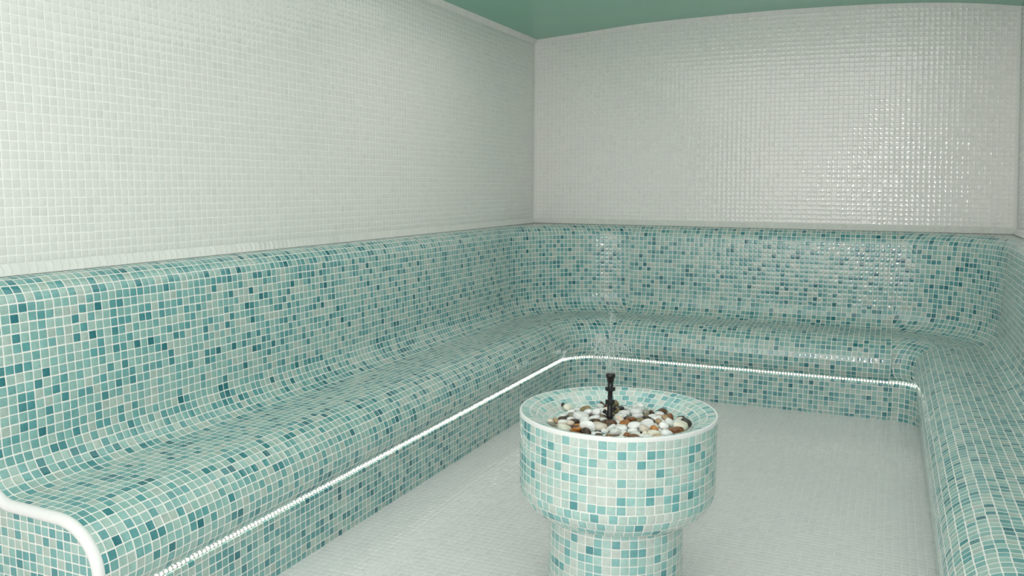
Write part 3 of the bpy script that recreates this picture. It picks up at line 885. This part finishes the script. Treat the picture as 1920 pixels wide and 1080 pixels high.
    (37, (0.0398, 0.0325, 0.0199), 'white', (1.6211, -3.0569, 0.5656), (0.77, -0.113, 0.094, 0.62), 'white pebble midway right of the nozzle, fourth from left of six'),
    (18, (0.0282, 0.022, 0.0141), 'olive', (1.5285, -3.1902, 0.5641), (0.116, 0.17, -0.548, -0.811), 'lone olive brown pebble midway left of the nozzle'),
    (26, (0.029, 0.0263, 0.0246), 'amber', (1.714, -3.1904, 0.5682), (0.382, 0.804, -0.359, -0.28), 'lone amber pebble by the front right rim of the bowl'),
    (21, (0.0508, 0.0505, 0.0254), 'peach', (1.5438, -3.2187, 0.5663), (0.957, 0.005, 0.036, 0.289), 'lone pale peach pebble midway left of the nozzle'),
    (0, (0.0301, 0.0246, 0.0151), 'tan', (1.3981, -3.2096, 0.565), (0.175, 0.888, -0.334, -0.262), 'lone tan pebble along the left side of the bowl'),
    (71, (0.0453, 0.0347, 0.0227), 'white', (1.7594, -3.2202, 0.5717), (0.706, 0.058, 0.129, 0.694), 'white pebble by the front right rim of the bowl, rightmost of nine'),
    (40, (0.0156, 0.0119, 0.0114), 'black', (1.3536, -3.031, 0.5725), (0.513, -0.452, 0.524, -0.508), 'black pebble along the left side of the bowl, left one of two'),
    (23, (0.0372, 0.0353, 0.0256), 'grey_white', (1.6094, -3.2578, 0.5671), (0.826, -0.152, -0.049, 0.541), 'lone greyish white pebble by the front left rim of the bowl'),
    (62, (0.0371, 0.0317, 0.0186), 'white', (1.7355, -3.0785, 0.5664), (0.459, 0.291, 0.116, 0.831), 'white pebble along the right side of the bowl, sixth from left of seven'),
    (41, (0.0311, 0.0256, 0.0156), 'tan', (1.7138, -3.0368, 0.5658), (0.299, -0.253, -0.92, 0.001), 'tan pebble along the right side of the bowl, right one of two'),
    (19, (0.0519, 0.0512, 0.0259), 'darkbrown', (1.5622, -3.1714, 0.5667), (0.937, -0.02, -0.03, 0.347), 'lone dark brown pebble in the middle in front of the nozzle'),
    (61, (0.0397, 0.0309, 0.0199), 'peach', (1.5816, -3.116, 0.567), (0.337, 0.886, -0.284, -0.146), 'lone pale peach pebble close beside the black nozzle'),
    (43, (0.0327, 0.029, 0.0164), 'brown', (1.6195, -3.12, 0.5742), (0.954, -0.138, -0.057, 0.258), 'lone reddish brown pebble midway right of the nozzle'),
    (4, (0.0286, 0.0284, 0.0143), 'darkbrown', (1.4027, -3.1752, 0.5625), (0.175, 0.002, -0.113, 0.978), 'dark brown pebble along the left side of the bowl, left one of two'),
]
def pebbles():
    for seed, s, col, loc, q, lab in PEBBLES:
        o = obj('pebble', pebble_mesh(seed, *s), STONES[col])
        o.location = loc
        o.rotation_mode = 'QUATERNION'
        o.rotation_quaternion = q
        tag(o, lab, 'pebble', 'river pebbles in the fountain bowl')
pebbles()

# ------------------------------------------------------------------ nozzle and water
NX, NY = 1.541, -3.095
def nozzle():
    z0 = 0.5545
    t = thing('fountain_nozzle', 'black plastic fountain nozzle standing upright among the pebbles in the bowl', 'nozzle', (NX, NY, z0))
    c = (NX, NY, z0)
    bm = bmesh.new()
    lathe(bm, [(.0110, 0), (.0105, .016), (.0092, .020), (.0092, .058), (.0080, .062), (.0080, .104), (.0092, .107), (.0092, .130)], c, 20)
    local(obj('stem', bm, M['black']), t)
    bm = bmesh.new()
    lathe(bm, [(.0090, .127), (.0100, .130), (.0122, .136), (.0126, .141), (.0150, .143), (.0158, .151), (.0150, .1560), (.0120, .1567)], c, 24)
    local(obj('spray_head', bm, M['black']), t)
    for z, r, h in ((.104, .0132, .008), (.060, .0122, .010)):
        bm = bmesh.new()
        lathe(bm, [(r * .75, z - h / 2 - .003), (r, z - h / 2), (r, z + h / 2), (r * .75, z + h / 2 + .003)], c, 8)
        # two small lugs
        for a in (0.3, 0.3 + PI):
            box(bm, (NX + math.cos(a) * r, NY + math.sin(a) * r, z0 + z + .002), (.005, .005, h + .004))
        local(obj('collar', bm, M['black'], smooth=False), t)
    # side valve: a short arm with a round knob
    for (dx, dy, dz, za, r, nm) in ((-.0170, -.006, .014, .016, .0070, 'valve'), (.0150, .008, .012, .028, .0068, 'valve')):
        bm = bmesh.new()
        p0 = Vector((NX, NY, z0 + za)); p1 = p0 + Vector((dx, dy, dz))
        tube(bm, [p0, p1], .0056, 12)
        v = local(obj(nm, bm, M['black']), t)
        bm = bmesh.new()
        d = (p1 - p0).normalized()
        tube(bm, [p1 - d * .003, p1 - d * .002, p1 + d * .003, p1 + d * .0045], [.004, r, r, .003], 14)
        k = obj('valve_knob', bm, M['black'])
        k.parent = v
        k.matrix_parent_inverse = v.matrix_parent_inverse.inverted() @ Matrix.Translation((0, 0, 0)) if False else Matrix.Identity(4)
    return z0 + .1567
NZ = nozzle()

def water():
    rnd = random.Random(11)
    t = thing('water_spray', 'thin jets and scattered drops of clear water rising above the black nozzle', 'water', (NX, NY, NZ))
    right = Vector((math.cos(0.4132), math.sin(0.4132), 0))
    for k in range(12):
        a = 2 * PI * k / 12 + .2
        r0 = .0105 if k % 2 else .006
        sp = rnd.uniform(.16, .30) * (1.3 if k % 2 else .5)
        H = rnd.uniform(.07, .105)
        pts, rr = [], []
        n = 14
        for i in range(n + 1):
            s = i / n
            rad = r0 + sp * s * H
            wv = .0009 * math.sin(9 * s + k)
            pts.append(Vector((NX + (rad + wv) * math.cos(a), NY + (rad + wv) * math.sin(a), NZ + .0006 + H * (1.25 * s - .25 * s * s))))
            rr.append((.00085 + .0004 * math.sin(14 * s + 2 * k)) * (1 - .35 * s))
        bm = bmesh.new()
        tube(bm, pts, rr, 8)
        local(obj('jet', bm, M['water']), t)
    bm = bmesh.new()
    def drop(p, r):
        m = Matrix.Translation(p) @ Matrix.Diagonal((1, 1, rnd.uniform(.8, 1.5), 1))
        bmesh.ops.create_icosphere(bm, subdivisions=2, radius=r, matrix=m)
    for i in range(520):
        h = rnd.gauss(.080, .026)
        if h < .012 or h > .15:
            continue
        R = .014 + .064 * min(h / .075, 1.0) * math.sqrt(rnd.random()) * (1.0 if h < .105 else .6)
        a = rnd.uniform(0, 2 * PI)
        drop(Vector((NX + R * math.cos(a), NY + R * math.sin(a), NZ + h)), rnd.choice((.0007, .0009, .0012, .0015, .002, .0026)))
    for i in range(48):
        drop(Vector((NX + rnd.gauss(0, .005), NY + rnd.gauss(0, .005), NZ + rnd.uniform(.10, .20))), rnd.choice((.0013, .0018, .0028)))
    for i in range(18):
        drop(Vector((NX + rnd.gauss(0, .011), NY + rnd.gauss(0, .011), NZ + rnd.gauss(.205, .014))), rnd.choice((.0010, .0015, .0022)))
    for i in range(70):
        R = rnd.uniform(.02, .10); a = rnd.uniform(0, 2 * PI)
        drop(Vector((NX + R * math.cos(a), NY + R * math.sin(a), NZ + rnd.uniform(-.08, .09))), rnd.choice((.0008, .0011, .0015)))
    o = local(obj('drops', bm, M['water']), t)
    o['kind'] = 'stuff'
water()

# ------------------------------------------------------------------ light
def area(name, loc, to, size, power, col=(1, 1, 1), sy=None):
    d = bpy.data.lights.new(name, 'AREA')
    d.energy = power; d.color = col
    d.size = size
    if sy:
        d.shape = 'RECTANGLE'; d.size_y = sy
    o = bpy.data.objects.new(name, d)
    C.objects.link(o)
    o.location = loc
    o.rotation_euler = (Vector(to) - Vector(loc)).to_track_quat('-Z', 'Y').to_euler()
    return o
CAM = Vector((2.3420, -5.7255, 1.3199))
def lights():
    d = bpy.data.lights.new('camera_flash', 'POINT')
    d.energy = 41; d.shadow_soft_size = 0.07; d.color = (1.0, .93, .97)
    o = bpy.data.objects.new('camera_flash', d)
    C.objects.link(o)
    o.location = CAM + Vector((-.03, -.02, .14))
    area('fill_ceiling', (1.5, -3.3, 2.325), (1.5, -3.3, 0), 2.2, 30, (1.0, .895, .905), 4.2)  # added soft fill from above, no fitting known there
    area('fill_back_wall', (1.7, -2.3, 2.34), (1.5, 0, 1.75), 2.4, 6.5, (1.0, .895, .89), 0.9)  # added wash to lift the upper back wall, not a real lamp
    area('fill_front', (1.5, -6.65, 1.5), (1.5, 0, 1.2), 2.4, 36, (1.0, .895, .905), 1.6)  # added frontal fill behind the camera, there is no doorway
lights()

w = bpy.data.worlds.new('world')
bpy.context.scene.world = w
w.use_nodes = True
w.node_tree.nodes['Background'].inputs[0].default_value = (.05, .05, .05, 1)

# ------------------------------------------------------------------ camera
def camera():
    yaw, pt, rl, f = 0.41324, -0.12024, 0.00511, 1601.89
    F = Vector((-math.sin(yaw) * math.cos(pt), math.cos(yaw) * math.cos(pt), math.sin(pt)))
    R = Vector((math.cos(yaw), math.sin(yaw), 0)); U = R.cross(F)
    R2 = R * math.cos(rl) + U * math.sin(rl); U2 = U * math.cos(rl) - R * math.sin(rl)
    cd = bpy.data.cameras.new('camera')
    cd.sensor_width = 36; cd.lens = f / 1920 * 36; cd.clip_start = 0.02
    o = bpy.data.objects.new('camera', cd)
    C.objects.link(o)
    B = -F
    o.matrix_world = Matrix(((R2.x, U2.x, B.x, CAM.x), (R2.y, U2.y, B.y, CAM.y), (R2.z, U2.z, B.z, CAM.z), (0, 0, 0, 1)))
    bpy.context.scene.camera = o
camera()
sc = bpy.context.scene
sc.view_settings.view_transform = 'Standard'
sc.view_settings.look = 'None'
sc.view_settings.exposure = -0.12
sc.view_settings.gamma = 1.0
sc.view_settings.use_curve_mapping = False
sc.cycles.max_bounces = 12
sc.cycles.diffuse_bounces = 6
sc.cycles.glossy_bounces = 4
sc.cycles.transmission_bounces = 8
sc.cycles.sample_clamp_indirect = 6.0
sc.cycles.use_denoising = True
